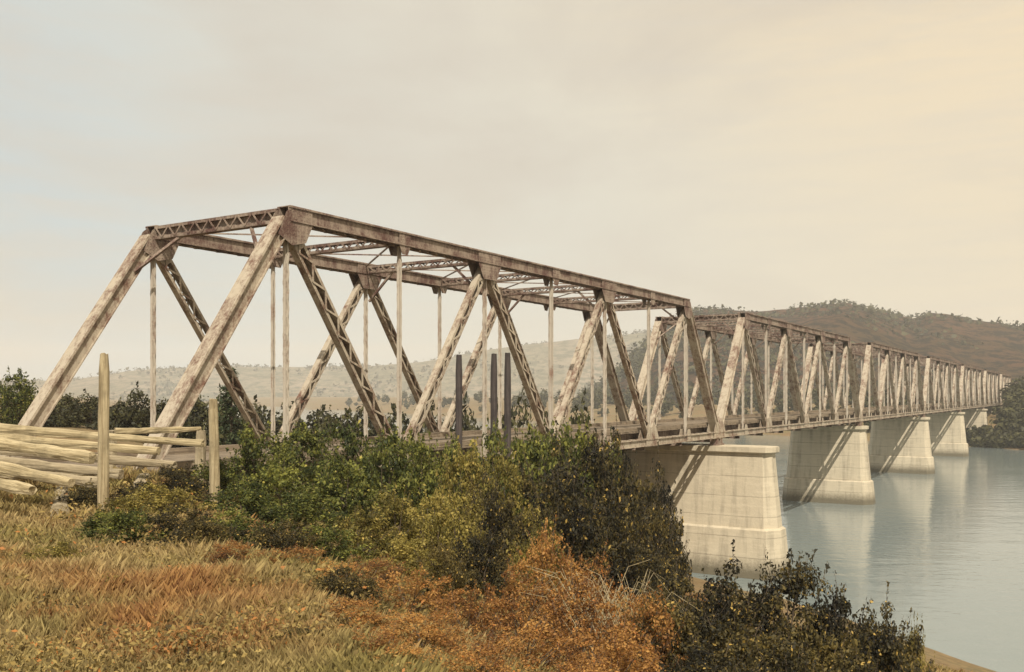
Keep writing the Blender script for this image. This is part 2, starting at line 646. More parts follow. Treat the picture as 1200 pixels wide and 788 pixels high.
def lacing(mb, p, q, wdt, y, pitch, bw=0.07, th=0.014, ref=(0, 1, 0), both=True):
    """zigzag flat bars between the two flanges, in the plane offset y"""
    p, q = Vector(p), Vector(q)
    L = (q - p).length
    d = (q - p).normalized()
    a = d.cross(Vector(ref)).normalized()
    off = Vector(ref) * y
    n = max(2, int(L / pitch))
    for i in range(n):
        s0 = L * i / n
        s1 = L * (i + 1) / n
        sg = 1 if i % 2 == 0 else -1
        A = p + d * s0 + a * (sg * wdt / 2) + off
        B = p + d * s1 - a * (sg * wdt / 2) + off
        mb.bar(A, B, bw, th, ref)


def laced_member(name, lname, p, q, y, wdt, wy, parent, mat, pitch=0.55, flange=0.035):
    p = Vector((p[0], y, p[1]))
    q = Vector((q[0], y, q[1]))
    d = (q - p).normalized()
    a = d.cross(Vector((0, 1, 0))).normalized()
    mb = MB()
    for sg in (-1, 1):
        o = a * sg * (wdt / 2)
        mb.bar(p + o, q + o, flange, wy)
        for sy in (-1, 1):                                  # lips turned inwards
            oo = a * sg * (wdt / 2 - 0.055) + Vector((0, sy * (wy / 2 - 0.008), 0))
            mb.bar(p + oo, q + oo, 0.075, 0.016)
    L = (q - p).length
    for e in (0.06, 0.94):                                   # end tie plates
        for sy in (-1, 1):
            c = p + d * (L * e) + Vector((0, sy * (wy / 2 + 0.006), 0))
            mb.bar(c - d * 0.35, c + d * 0.35, wdt - 0.02, 0.012)
    o = mb.build(name, mat, parent)
    for sy in (-1, 1):
        lb = MB()
        lacing(lb, p + d * 0.5, q - d * 0.5, wdt - 0.09, sy * (wy / 2 + 0.022), pitch)
        lacing(lb, q - d * 0.5, p + d * 0.5, wdt - 0.09, sy * (wy / 2 + 0.037), pitch)
        lb.build(lname, mat, o)
    return o


def chord(name, x0, z0, x1, z1, y, wdt, hgt, parent, mat, cover=True):
    """built-up box chord: two channel webs, cover plate above, lacing below"""
    p, q = Vector((x0, y, z0)), Vector((x1, y, z1))
    d = (q - p).normalized()
    up = Vector((0, 1, 0)).cross(d) * -1
    mb = MB()
    for sy in (-1, 1):
        o = Vector((0, sy * wdt / 2, 0))
        mb.bar(p + o, q + o, hgt, 0.035)
        for sz in (-1, 1):
            oo = Vector((0, sy * (wdt / 2 + 0.06), 0)) + up * sz * (hgt / 2 - 0.02)
            mb.bar(p + oo, q + oo, 0.04, 0.10)
    if cover:
        mb.bar(p + up * (hgt / 2 + 0.018), q + up * (hgt / 2 + 0.018), 0.03, wdt + 0.18)
    ob = mb.build(name, mat, parent)
    for sgn in ((-1,) if cover else (-1, 1)):
        lb = MB()
        pp, qq_ = p + up * sgn * (hgt / 2 + 0.012), q + up * sgn * (hgt / 2 + 0.012)
        lacing(lb, pp, qq_, wdt, 0, 0.55, 0.08, 0.016, ref=tuple(up))
        lacing(lb, qq_, pp, wdt, 0.014 * sgn, 0.55, 0.08, 0.016, ref=tuple(up))
        lb.build('lacing', mat, ob)
    return ob


def rivet_mb(pts, ydir, r=0.022):
    mb = MB()
    for x, y, z in pts:
        yo = y + ydir * 0.014
        mb.add([(x - r, y, z - r), (x + r, y, z - r), (x + r, y, z + r), (x - r, y, z + r),
                (x - r * .5, yo, z - r * .5), (x + r * .5, yo, z - r * .5), (x + r * .5, yo, z + r * .5), (x - r * .5, yo, z + r * .5)],
               [(4, 5, 6, 7), (0, 1, 5, 4), (1, 2, 6, 5), (2, 3, 7, 6), (3, 0, 4, 7)])
    return mb


def inside(poly, x, z):
    c = False
    for i in range(len(poly)):
        (x0, z0), (x1, z1) = poly[i], poly[i - 1]
        if (z0 > z) != (z1 > z) and x < (x1 - x0) * (z - z0) / (z1 - z0) + x0:
            c = not c
    return c


def rivets_on(plate, poly, x, z0, y, off, mat):
    pts = []
    nx_ = np.arange(-1.25, 1.26, 0.13)
    for a in nx_:
        for b_ in np.arange(-1.05, 1.0, 0.13):
            if inside([(u * 0.94, v * 0.94) for u, v in poly], a, b_):
                for side in (-1, 1):
                    pts.append((x + a, y + side * (off + 0.008), z0 + b_, side))
    for side in (-1, 1):
        o = rivet_mb([p[:3] for p in pts if p[3] == side], side).build('rivets', mat, plate)
        o['kind'] = 'stuff'


def make_span():
    root = empty('truss_span')
    st, sk = M['steel'], M['steel_dark']
    for y in (Y0N, Y0F):
        out = -1 if y < 0 else 1
        tcd = chord('top_chord', NODE[1] - 0.1, H, NODE[7] + 0.1, H, y, 0.44, 0.50, root, sk)
        rv = rivet_mb([(x_, y + out * 0.2375, H + z_) for x_ in np.arange(NODE[1] + 0.2, NODE[7], 0.22) for z_ in (-0.17, 0.17)], out, 0.025)
        rv.build('rivets', sk, tcd)['kind'] = 'stuff'
        chord('bottom_chord', 0.15, 0, SPAN - 0.15, 0, y, 0.40, 0.42, root, st, cover=False)
        chord('end_post', 0.25, 0.37, NODE[1] - 0.16, H - 0.24, y, 0.36, 0.44, root, st)
        chord('end_post', SPAN - 0.25, 0.37, NODE[7] + 0.16, H - 0.24, y, 0.36, 0.44, root, st)
        for i in range(1, 7):
            up = i % 2 == 1
            a, b = ((NODE[i], H - 0.3), (NODE[i + 1], 0.25)) if up else ((NODE[i], 0.25), (NODE[i + 1], H - 0.3))
            laced_member('diagonal', 'lacing', a, b, y, 0.46 if i in (1, 6) else 0.40, 0.30, root, st)
        for i in range(1, 8):
            main = i % 2 == 1
            laced_member('vertical', 'lacing', (NODE[i], 0.22), (NODE[i], H - 0.27), y, 0.15 if main else 0.11, 0.11, root, M['steel_pale'], pitch=0.3, flange=0.02)
        for i in range(0, 9):                                # bottom gussets
            x = NODE[i]
            g = MB()
            if i == 0:
                poly = [(-0.25, -0.26), (1.2, -0.26), (1.2, 0.3), (0.75, 0.95), (0.15, 0.95), (-0.25, 0.35)]
            elif i == 8:
                poly = [(0.25, -0.26), (0.25, 0.35), (-0.15, 0.95), (-0.75, 0.95), (-1.2, 0.3), (-1.2, -0.26)]
            elif i % 2 == 0:
                poly = [(-0.95, -0.26), (0.95, -0.26), (0.95, 0.28), (0.55, 0.92), (-0.55, 0.92), (-0.95, 0.28)]
            else:
                poly = [(-0.38, -0.26), (0.38, -0.26), (0.38, 0.25), (0.2, 0.6), (-0.2, 0.6), (-0.38, 0.25)]
            for side in (-1, 1):
                yc = y + side * 0.262
                g.prism([(x + a, b) for a, b in poly], yc - 0.008, yc + 0.008)
            rivets_on(g.build('gusset_plate', st, root), poly, x, 0, y, 0.262, st)
        for i in range(1, 8):                                # top gussets
            x = NODE[i]
            g = MB()
            if i == 1:
                poly = [(-0.62, -0.75), (0.0, -1.05), (0.65, -0.9), (0.95, -0.3), (0.95, 0.24), (-0.02, 0.24), (-0.25, 0.05)]
            elif i == 7:
                poly = [(0.62, -0.75), (0.25, 0.05), (0.02, 0.24), (-0.95, 0.24), (-0.95, -0.3), (-0.65, -0.9), (0.0, -1.05)]
            elif i % 2 == 1:
                poly = [(-0.9, 0.24), (-0.9, -0.3), (-0.5, -0.95), (0.5, -0.95), (0.9, -0.3), (0.9, 0.24)]
            else:
                poly = [(-0.34, 0.24), (-0.34, -0.28), (-0.17, -0.6), (0.17, -0.6), (0.34, -0.28), (0.34, 0.24)]
            for side in (-1, 1):
                yc = y + side * 0.284
                g.prism([(x + a, H + b) for a, b in poly], yc - 0.008, yc + 0.008)
            rivets_on(g.build('gusset_plate', sk, root), poly, x, H, y, 0.284, sk)
    # cross struts between the two top chords
    for i in range(1, 8):
        mb = MB()
        x = NODE[i]
        dz = 0.34 if i not in (1, 7) else 0.46
        for sz in (-1, 1):
            for sx in (-1, 1):
                mb.bar((x + sx * 0.10, Y0N + 0.30, H + sz * dz / 2 - 0.02), (x + sx * 0.10, Y0F - 0.30, H + sz * dz / 2 - 0.02), 0.03 if sz > 0 else 0.03, 0.12, (1, 0, 0))
                mb.bar((x + sx * 0.15, Y0N + 0.30, H + sz * (dz / 2 - 0.05) - 0.02), (x + sx * 0.15, Y0F - 0.30, H + sz * (dz / 2 - 0.05) - 0.02), 0.09, 0.02, (1, 0, 0))
        if i in (1, 7):
            mb.bar((x, Y0N + 0.30, H - 0.02), (x, Y0F - 0.30, H - 0.02), dz - 0.04, 0.03, (1, 0, 0))
        o = mb.build('portal_strut' if i in (1, 7) else 'top_strut', sk, root)
        for sx in (-1, 1):
            lb = MB()
            lacing(lb, (x, Y0N + 0.35, H - 0.02), (x, Y0F - 0.35, H - 0.02), dz - 0.06, sx * 0.172, 0.36, 0.06, 0.014, (1, 0, 0))
            lb.build('lacing', sk, o)
        if i % 2 == 1:                                       # knee braces down to the posts
            for y, sg in ((Y0N, 1), (Y0F, -1)):
                kb = MB()
                lo = 1.55
                xo = 0.0
                if i == 1:
                    xo = -lo * PAN / H
                elif i == 7:
                    xo = lo * PAN / H
                kb.bar((x + xo * 0.92, y + sg * 0.22, H - lo), (x, y + sg * 1.7, H - 0.2), 0.10, 0.10, (1, 0, 0))
                kb.build('knee_brace', sk, root)
    # top laterals
    for i in range(1, 7):
        for a, b in ((Y0N, Y0F), (Y0F, Y0N)):
            mb = MB()
            sg = 1 if a < 0 else -1
            zz = H + 0.10 + 0.035 * sg
            mb.bar((NODE[i] + 0.3, a + sg * 0.3, zz), (NODE[i + 1] - 0.3, b - sg * 0.3, zz), 0.07, 0.05, (0, 0, 1))
            mb.build('lateral_brace', sk, root)
    # floor
    for i in range(9):
        mb = MB()
        x = NODE[i] if 0 < i < 8 else (0.35 if i == 0 else SPAN - 0.35)
        mb.bar((x, Y0N + 0.27, -0.18), (x, Y0F - 0.27, -0.18), 0.66, 0.04, (1, 0, 0))
        for sz in (-0.51, 0.15):
            mb.bar((x, Y0N + 0.27, sz), (x, Y0F - 0.27, sz), 0.03, 0.30, (1, 0, 0))
        mb.build('floor_beam', sk, root)
    for k in range(5):
        mb = MB()
        y = -2.6 + k * 1.3
        mb.bar((0.1, y, 0.36), (SPAN - 0.1, y, 0.36), 0.38, 0.04)
        for sz in (0.56, 0.18):
            mb.bar((0.1, y, sz), (SPAN - 0.1, y, sz), 0.02, 0.18)
        mb.build('stringer', sk, root)
    mb = MB()
    x = 0.12
    r2 = random.Random(3)
    while x < SPAN - 0.2:
        mb.box((x + 0.11, r2.uniform(-0.03, 0.03), 0.625 + r2.uniform(-0.006, 0.006)), (0.215, 6.1, 0.10))
        x += 0.228
    dk = mb.build('deck_planking', M['plank'], root)
    dk['kind'] = 'stuff'
    for y in (-2.95, 2.95):
        mb = MB()
        mb.bar((0.1, y, 0.79), (SPAN - 0.1, y, 0.79), 0.22, 0.22)
        mb.build('kerb_timber', M['plank'], root)
    return root


def copy_tree(o, parent=None):
    c = o.copy()
    C.objects.link(c)
    c.parent = parent
    if parent is not None:
        c.matrix_parent_inverse = o.matrix_parent_inverse
    for ch in list(o.children):
        copy_tree(ch, c)
    return c


N_SPANS = 7
span_labels = [
    'rusty steel truss span rising from the near bank bushes to the first pier',
    'steel truss span carried between the first and second concrete piers',
    'steel truss span carried between the second and third concrete piers',
    'steel truss span carried between the third and fourth concrete piers',
    'steel truss span carried between the fourth and fifth concrete piers',
    'steel truss span carried between the fifth and sixth concrete piers',
    'last steel truss span ending at the wooded far bank',
]
proto = make_span()
STEP = SPAN + 0.0
spans = []
for k in range(N_SPANS):
    o = proto if k == 0 else copy_tree(proto)
    c = on_bridge(-PAN + k * STEP, -WID / 2)
    o.location = (c.x, c.y, ZB)
    o.rotation_euler = (0, 0, RZ)
    tag(o, span_labels[k], 'bridge', 'truss spans of the bridge')
    spans.append(o)

# ------------------------------------------------------------------ piers and abutments
PIER_TOP = ZB - 0.75


def pier(k, label):
    t = -PAN + (k + 1) * STEP
    c = on_bridge(t, -WID / 2)
    base = min(gz(c.x + D.x * a + S.x * b, c.y + D.y * a + S.y * b) for a in (-2, 2) for b in (-5, 5)) - 0.6
    base = max(base, -3.6)
    root = empty('bridge_pier', (c.x, c.y, base), RZ)
    tag(root, label, 'bridge pier', 'concrete piers of the bridge')
    top = PIER_TOP - base

    ext = 3.4 if k == 0 else 0.0                 # the shore pier reaches further out

    def ring(hl_, ht, z, nose):
        # half length along y, half thickness along x, pointed cutwaters
        return [(-ht, -hl_ - ext, z), (-ht * 0.35, -hl_ - nose - ext, z), (ht * 0.35, -hl_ - nose - ext, z), (ht, -hl_ - ext, z),
                (ht, hl_, z), (ht * 0.35, hl_ + nose, z), (-ht * 0.35, hl_ + nose, z), (-ht, hl_, z)]

    def stack(rings):
        mb = MB()
        n = 8
        vs = [v for r in rings for v in r]
        fs = []
        for i in range(len(rings) - 1):
            for j in range(n):
                fs.append((i * n + j, i * n + (j + 1) % n, (i + 1) * n + (j + 1) % n, (i + 1) * n + j))
        fs.append(tuple(range(n))[::-1])
        fs.append(tuple(range((len(rings) - 1) * n, len(rings) * n)))
        mb.add(vs, fs)
        return mb
    zj = min(top * 0.5, 0.2 + 3.2 - base)       # lift joint about 3.2 m above the water
    zj = max(zj, 0.8)

    def dims(z):
        f = (top - z) / 10.0
        return 3.75 + 0.45 * f, 1.0 + 0.95 * f, 0.45 + 0.45 * f
    a0, b0, n0 = dims(0)
    a1, b1, n1 = dims(zj)
    a2, b2, n2 = dims(top - 0.45)
    if top > 3:
        stack([ring(a0 + 0.22, b0 + 0.22, 0, n0), ring(a1 + 0.22, b1 + 0.22, zj - 0.12, n1), ring(a1 + 0.05, b1 + 0.05, zj, n1)]).build('pier_base', M['concrete'], root)
    stack([ring(a1, b1, zj - 0.05 if top > 3 else 0, n1), ring(a2, b2, top - 0.45, n2)]).build('pier_shaft', M['concrete'], root)
    stack([ring(a2 + 0.06, b2 + 0.06, top - 0.48, n2), ring(a2 + 0.28, b2 + 0.26, top - 0.36, n2), ring(a2 + 0.28, b2 + 0.26, top, n2)]).build('pier_cap', M['concrete'], root)
    for y in (Y0N, Y0F):
        for sx in (-0.42, 0.42):
            mb = MB()
            mb.box((sx, y, top + 0.06), (0.62, 0.7, 0.12))
            mb.box((sx, y, top + 0.30), (0.42, 0.5, 0.36))
            mb.build('bearing', M['steel_dark'], root)
    return root


ordn = ['first', 'second', 'third', 'fourth', 'fifth', 'sixth']
extra = ['broader than the others', 'standing in open water beside the near shore', 'standing in mid river',
         'standing in the river before the far shore', 'on the shore of the far bank', 'on the scrubby far bank']
for k in range(6):
    pier(k, '%s concrete pier from the bushy near bank, %s' % (ordn[k], extra[k]))


def abutment(t, label, dx):
    c = on_bridge(t, -WID / 2)
    b = gz(c.x + D.x * dx * -3, c.y + D.y * dx * -3) - 3.5
    root = empty('bridge_abutment', (c.x, c.y, b), RZ)
    tag(root, label, 'abutment')
    mb = MB()
    mb.box((dx * 0.75, 0, (PIER_TOP - b) / 2), (2.6, 9.4, PIER_TOP - b))
    mb.build('bearing_shelf', M['concrete'], root)
    mb = MB()
    mb.box((dx * 1.4, 0, (ZB + 0.62 - b) / 2), (1.2, 9.8, ZB + 0.62 - b))
    mb.build('back_wall', M['concrete'], root)
    for y in (Y0N, Y0F):
        mb = MB()
        mb.box((-dx * 0.15, y, PIER_TOP - b + 0.25), (0.5, 0.6, 0.49))
        mb.build('bearing', M['steel_dark'], root)


abutment(-PAN, 'concrete abutment under the near end of the first span', -1)
abutment(-PAN + N_SPANS * STEP, 'concrete abutment where the last span meets the far bank', 1)


# ------------------------------------------------------------------ timbers and posts
def timber(a, b, r0, r1, label, seed, mat='timber', name='timber_log'):
    a, b = Vector(a), Vector(b)
    L = (b - a).length
    rr = random.Random(seed)
    mb = MB()
    n, m = 11, 16
    rings = []
    bow = rr.uniform(-0.10, 0.10)
    ph = rr.uniform(0, 6)
    for i in range(m):
        f = i / (m - 1)
        r = (r0 + (r1 - r0) * f) * (1 + 0.09 * math.sin(f * 9 + ph) + 0.06 * math.sin(f * 23 + 2 * ph))
        cz = bow * math.sin(f * math.pi)
        ring = []
        for k in range(n):
            an = 2 * math.pi * k / n
            # rough-hewn: between round and square
            sq = 1.0 / max(abs(math.cos(an)), abs(math.sin(an)))
            q = r * (0.55 + 0.45 * sq) * (1 + rr.uniform(-0.10, 0.10))
            ring.append((f * L + rr.uniform(-0.02, 0.02), math.cos(an) * q + cz, math.sin(an) * q))
        rings.append(ring)
    vs = [v for r in rings for v in r]
    fs = []
    for i in range(m - 1):
        for k in range(n):
            fs.append((i * n + k, i * n + (k + 1) % n, (i + 1) * n + (k + 1) % n, (i + 1) * n + k)[::-1])
    fs.append(tuple(range(n)))
    fs.append(tuple(range((m - 1) * n, m * n))[::-1])
    mb.add(vs, fs)
    o = mb.build(name, M[mat])
    d = (b - a).normalized()
    o.location = a
    o.rotation_euler = d.to_track_quat('X', 'Z').to_euler()
    tag(o, label, 'timber', 'logs and poles heaped on the approach')
    return o


timber(at(-60, 498, 23.4), at(238, 520, 21.2), 0.13, 0.07, 'long pale pole lying across the top of the heap, its tip past the tall post', 1)
timber(at(-70, 507, 22.0), at(186, 529, 20.8), 0.12, 0.08, 'second long pole lying just under the topmost one', 8)
timber(at(-70, 511, 20.0), at(108, 537, 18.8), 0.15, 0.11, 'thick pale log with blunt end pointing at the tall post', 2)
timber(at(-70, 533, 18.2), at(84, 566, 17.0), 0.14, 0.09, 'front log of the heap sloping down to the grass', 3)
timber(at(-60, 553, 16.9), at(38, 575, 16.2), 0.12, 0.09, 'short butt of log lying lowest in the grass', 4)
timber(at(-70, 534, 20.9), at(142, 556, 19.9), 0.13, 0.10, 'weathered log bedded low in the middle of the heap', 5, 'timber_old')
timber(at(-70, 545, 19.4), at(118, 566, 18.6), 0.12, 0.10, 'weathered log half hidden behind the front log', 6, 'timber_old')
timber(at(-60, 523, 22.8), at(205, 545, 21.3), 0.12, 0.09, 'dull pole at the back of the heap under the long pale ones', 7, 'timber_old')
timber(at(135, 506, 25.0), at(235, 503, 26.5), 0.10, 0.07, 'lone orange tinted pole resting behind the heap by the end post', 9)
# cross bearers that carry the pile
for k, (px, Y0_, Y1_) in enumerate(((-20, 16.2, 24.0), (70, 17.0, 22.6), (170, 19.6, 22.6))):
    A = at(px, 500, Y0_)
    B = at(px, 500, Y1_)
    A.z = gz(A.x, A.y) + 0.10
    B.z = gz(B.x, B.y) + 0.14
    timber(A, B, 0.17, 0.15, ['dark bearer log under the left end of the log heap',
                              'dark bearer log under the middle of the log heap',
                              'dark bearer log under the slim tips of the log heap'][k], 20 + k, 'timber_old')
for k, (px, Y) in enumerate(((130, 25.4), (236, 26.3))):
    A = at(px, 500, Y)
    g0 = gz(A.x, A.y)
    A.z = g0 - 0.1
    B = A.copy()
    B.z = at(px, 504, Y).z - 0.02
    timber(A, B, 0.14, 0.12, ['stub block propping the lone timber near the heap', 'stub block propping the lone timber near the end post'][k], 30 + k, 'timber_old', 'timber_block')


def post(px, ytop, Y, r, lean, label, seed, mat='post_wood', name='timber_post'):
    p = at(px, ytop, Y)
    g0 = gz(p.x, p.y) - 0.4
    L = p.z - g0
    mb = MB()
    rr = random.Random(seed)
    n, m = 12, 12
    rings = []
    for i in range(m):
        f = i / (m - 1)
        ring = []
        for k in range(n):
            an = 2 * math.pi * k / n
            q = r * (1.08 - 0.16 * f) * (1 + rr.uniform(-0.05, 0.05))
            if i == m - 1:
                q *= 0.8
            ring.append((math.cos(an) * q + lean * f, math.sin(an) * q, f * L + (rr.uniform(-0.02, 0.02) if i else 0)))
        rings.append(ring)
    vs = [v for r_ in rings for v in r_]
    fs = []
    for i in range(m - 1):
        for k in range(n):
            fs.append((i * n + k, i * n + (k + 1) % n, (i + 1) * n + (k + 1) % n, (i + 1) * n + k))
    fs.append(tuple(range(n))[::-1])
    fs.append(tuple(range((m - 1) * n, m * n)))
    mb.add(vs, fs)
    o = mb.build(name, M[mat])
    o.location = (p.x - lean, p.y, g0)
    tag(o, label, 'post', 'dark piles beside the near truss' if mat == 'pile' else None)


post(122, 415, 17.6, 0.10, 0.02, 'tall pale round post standing in front of the log heap', 1)
post(250, 468, 20.4, 0.11, -0.04, 'upright post at the foot of the bridge end post, base in green leaves', 2)


for k, (px, yt) in enumerate(((538, 416), (579, 415), (595, 414))):
    post(px, yt, 40 + 0.6 * k, 0.16, 0.03, ['lone dark pile standing against the second pale diagonal', 'dark pile of a close pair behind the thicket',
                                            'dark pile of a close pair behind the thicket'][k], 40 + k, 'pile', 'bridge_pile')

# ------------------------------------------------------------------ foliage
def leaf_quads(pts, nrm, size, rg, aspect=0.55):
    """one folded rhombus leaf per point"""
    n = len(pts)
    r1 = rg.normal(size=(n, 3))
    ax = r1 - (r1 * nrm).sum(1, keepdims=True) * nrm
    ax /= np.linalg.norm(ax, axis=1, keepdims=True) + 1e-9
    bx_ = np.cross(nrm, ax)
    s = size * (0.45 + 1.25 * rg.uniform(0, 1, (n, 1)) ** 1.6)
    v0 = pts - ax * s * 0.5
    v1 = pts + bx_ * s * aspect * 0.5 + nrm * s * 0.10
    v2 = pts + ax * s * 0.5
    v3 = pts - bx_ * s * aspect * 0.5 + nrm * s * 0.10
    v = np.stack([v0, v1, v2, v3], 1).reshape(-1, 3)
    q = np.arange(n * 4).reshape(n, 4)
    return v, q


def shrub_mesh(seed, mat, n_clump=55, per=110, leaf=0.11, hgt=3.0, rad=1.7, flat=0.0, clump_r=(0.20, 0.46)):
    rg = np.random.default_rng(seed)
    P, Nn = [], []
    tips, twigs = [], []
    for k in range(n_clump):
        # clump centres through a lumpy dome
        while True:
            c = rg.uniform(-1, 1, 3)
            c[2] = abs(c[2])
            rr = np.linalg.norm(c)
            if rr <= 1 and rr > 0.35 * rg.uniform(0, 1.4):
                break
        lump = 1 + 0.22 * math.sin(3 * math.atan2(c[1], c[0]) + seed) + 0.12 * math.sin(7 * math.atan2(c[1], c[0]) + 2 * seed)
        ctr = np.array([c[0] * rad * lump, c[1] * rad * lump, 0.10 * hgt + c[2] * hgt * (0.84 + 0.10 * rg.uniform(-1, 1))])
        tips.append(ctr)
        cr = rg.uniform(*clump_r) * (rad / 1.7)
        m = int(per * rg.uniform(0.6, 1.4))
        d = rg.normal(size=(m, 3))
        d /= np.linalg.norm(d, axis=1, keepdims=True)
        r = cr * rg.uniform(0.25, 1.0, (m, 1)) ** 0.5
        pts = ctr + d * r * np.array([1.15, 1.15, 0.8])
        nr = d * 0.6 + rg.normal(size=(m, 3)) * 0.55 + np.array([0, 0, 0.35])
        nr /= np.linalg.norm(nr, axis=1, keepdims=True)
        P.append(pts)
        Nn.append(nr)
        # a few stray sprigs
        ks = int(m * 0.10)
        sd_ = np.array([c[0], c[1], c[2] + 0.35])
        sd_ /= np.linalg.norm(sd_)
        tw = rg.uniform(0.12, 0.42) * (rad / 1.7)
        ln = rg.uniform(0, 1, (ks, 1)) * tw
        twigs.append((ctr, ctr + sd_ * (cr * 0.8 + tw)))
        P.append(ctr + sd_ * (cr * 0.8 + ln) + rg.normal(size=(ks, 3)) * 0.035)
        nn2 = rg.normal(size=(ks, 3))
        Nn.append(nn2 / np.linalg.norm(nn2, axis=1, keepdims=True))
    P = np.concatenate(P)
    Nn = np.concatenate(Nn)
    keep = P[:, 2] > 0.02
    v, q = leaf_quads(P[keep], Nn[keep], leaf, rg)
    fol = np_mesh('foliage', v, q, M[mat])
    mb = MB()
    rr = random.Random(seed)
    for k in range(0, n_clump, 3):
        t_ = tips[k]
        b0 = (rr.uniform(-0.16, 0.16) * rad, rr.uniform(-0.16, 0.16) * rad, -0.25)
        mid = (t_[0] * 0.42 + rr.uniform(-.1, .1), t_[1] * 0.42 + rr.uniform(-.1, .1), t_[2] * 0.55)
        mb.tube([b0, mid, tuple(t_)], [0.035, 0.022, 0.006], 5)
    for a_, b_ in twigs:
        mb.tube([tuple(a_), tuple((a_ + b_) / 2 + rg.normal(size=3) * 0.02), tuple(b_)], [0.010, 0.007, 0.003], 4)
    stm = mb.mesh('stems')
    stm.materials.append(M['bark'])
    return fol, stm


VAR = {}
for kind, mat, leafs, per, ncl in (('green', 'leaf_green', 0.12, 115, 62), ('olive', 'leaf_olive', 0.11, 115, 60),
                                   ('rust', 'leaf_rust', 0.085, 130, 60), ('dark', 'leaf_dark', 0.10, 150, 85)):
    VAR[kind] = [shrub_mesh(100 + 17 * i + len(kind) * 3, mat, ncl, per, leafs) for i in range(3)]
VAR['far'] = [shrub_mesh(400 + i, 'leaf_far', 45, 60, 0.22, clump_r=(0.3, 0.6)) for i in range(2)]

cnt = [0]


def shrub(kind, px, ytop, Y, wpx, label, group=None, name='bush', cat='bush', min_h=0.5):
    X = (px - CX) / F_PX * Y
    g0 = gz(X, Y)
    topz = ZC + (HY - ytop) / F_PX * Y
    h = max(min_h, topz - g0)
    rad = wpx / 2 / F_PX * Y
    cnt[0] += 1
    fol, stm = VAR[kind][cnt[0] % len(VAR[kind])]
    rr = random.Random(cnt[0] * 13)
    e = empty(name, (X, Y, g0), rr.uniform(0, 6.28))
    e.scale = (rad / 1.9, rad / 1.9, h / 3.05)
    link('foliage', fol, e)
    link('stems', stm, e)['kind'] = 'stuff'
    tag(e, label, cat, group)
    return e


# green thicket along the bank, in front of the first span
L_G = 'leafy green bush in the middle of the thicket below the first span'
for px, yt, Y, wd, lb in ((255, 532, 21.5, 95, 'leafy green bush around the base of the short upright post'),
                          (305, 494, 25, 105, 'green bush at the foot of the near end post, below the fir'),
                          (350, 486, 27, 110, None), (405, 482, 29, 110, None),
                          (448, 500, 25, 105, 'tall green bush where the first laced diagonal comes down'),
                          (330, 535, 20, 120, None), (400, 528, 21, 120, None),
                          (500, 508, 27, 100, 'green bush growing below the second vertical of the near truss'),
                          (612, 486, 29, 95, None), (640, 484, 31, 110, None),
                          (690, 490, 32, 100, 'green bush topping the dark thicket under the third laced diagonal'),
                          (472, 494, 28, 90, None), (530, 500, 30, 90, None), (575, 493, 31, 90, None), (664, 486, 33, 95, None),
                          (718, 500, 34, 75, 'small green bush at the pale girder end before the first pier'),
                          (285, 562, 18, 110, None), (350, 568, 17.5, 110, None)):
    shrub('green', px, yt, Y, wd, lb or L_G, 'green bushes in the thicket along the bank')
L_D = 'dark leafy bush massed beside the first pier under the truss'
for px, yt, Y, wd, lb in ((650, 520, 25, 125, None), (705, 516, 27, 110, None), (748, 535, 28, 85, 'dark bush added to darken the shaded face of the first pier'),
                      (772, 545, 30, 70, 'dark bush added over the pale face of the first pier'), (762, 590, 26, 85, None), (752, 625, 21, 90, None), (725, 508, 31, 70, None), (665, 555, 21, 125, None), (725, 575, 22, 100, None), (575, 556, 20, 90, 'dark bush filling the gap between two olive bushes'),  # dark bushes before the pier are added to deepen its shaded face
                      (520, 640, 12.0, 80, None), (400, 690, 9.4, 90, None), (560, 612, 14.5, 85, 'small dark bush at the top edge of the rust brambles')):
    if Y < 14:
        lb = 'small dark bush standing in for a shadowy gap in the rust brambles'  # dark leaves take the place of shade between the brambles
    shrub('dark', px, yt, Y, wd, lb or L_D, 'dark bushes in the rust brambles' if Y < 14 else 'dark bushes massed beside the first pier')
L_W = 'dark green bush spreading below the log heap at the meadow edge'
for px, yt, Y, wd in ((205, 548, 19.2, 90), (165, 560, 18.4, 80), (100, 566, 18.0, 70), (130, 596, 13.6, 90), (150, 592, 13.2, 90), (215, 590, 13.4, 110), (275, 596, 13.4, 110), (330, 604, 13.2, 100), (380, 610, 13.4, 95), (240, 616, 12.4, 100)):
    shrub('dark' if px in (205, 165, 100, 215, 330, 240) else 'green', px, yt, Y, wd, L_W, 'bushes below the log heap')
L_O = 'olive yellow bush among the green thicket on the slope'
for px, yt, Y, wd, lb in ((545, 508, 24, 90, None), (590, 516, 23, 80, None),
                          (190, 562, 16.6, 110, 'olive bush between the two upright posts, in front of the timbers'),
                          (150, 576, 15.2, 85, 'olive bush at the base of the tall pale post'),
                          (460, 566, 17, 110, None), (510, 574, 16, 100, None), (420, 590, 16, 110, None), (540, 566, 18, 90, None),
                          (630, 600, 14.5, 90, 'olive yellow bush crowning the tallest rust brambles'), (480, 620, 13.5, 100, None)):
    shrub('olive', px, yt, Y, wd, lb or L_O, 'olive bushes on the slope')
L_R = 'rust brown bramble clump spreading over the foreground slope'
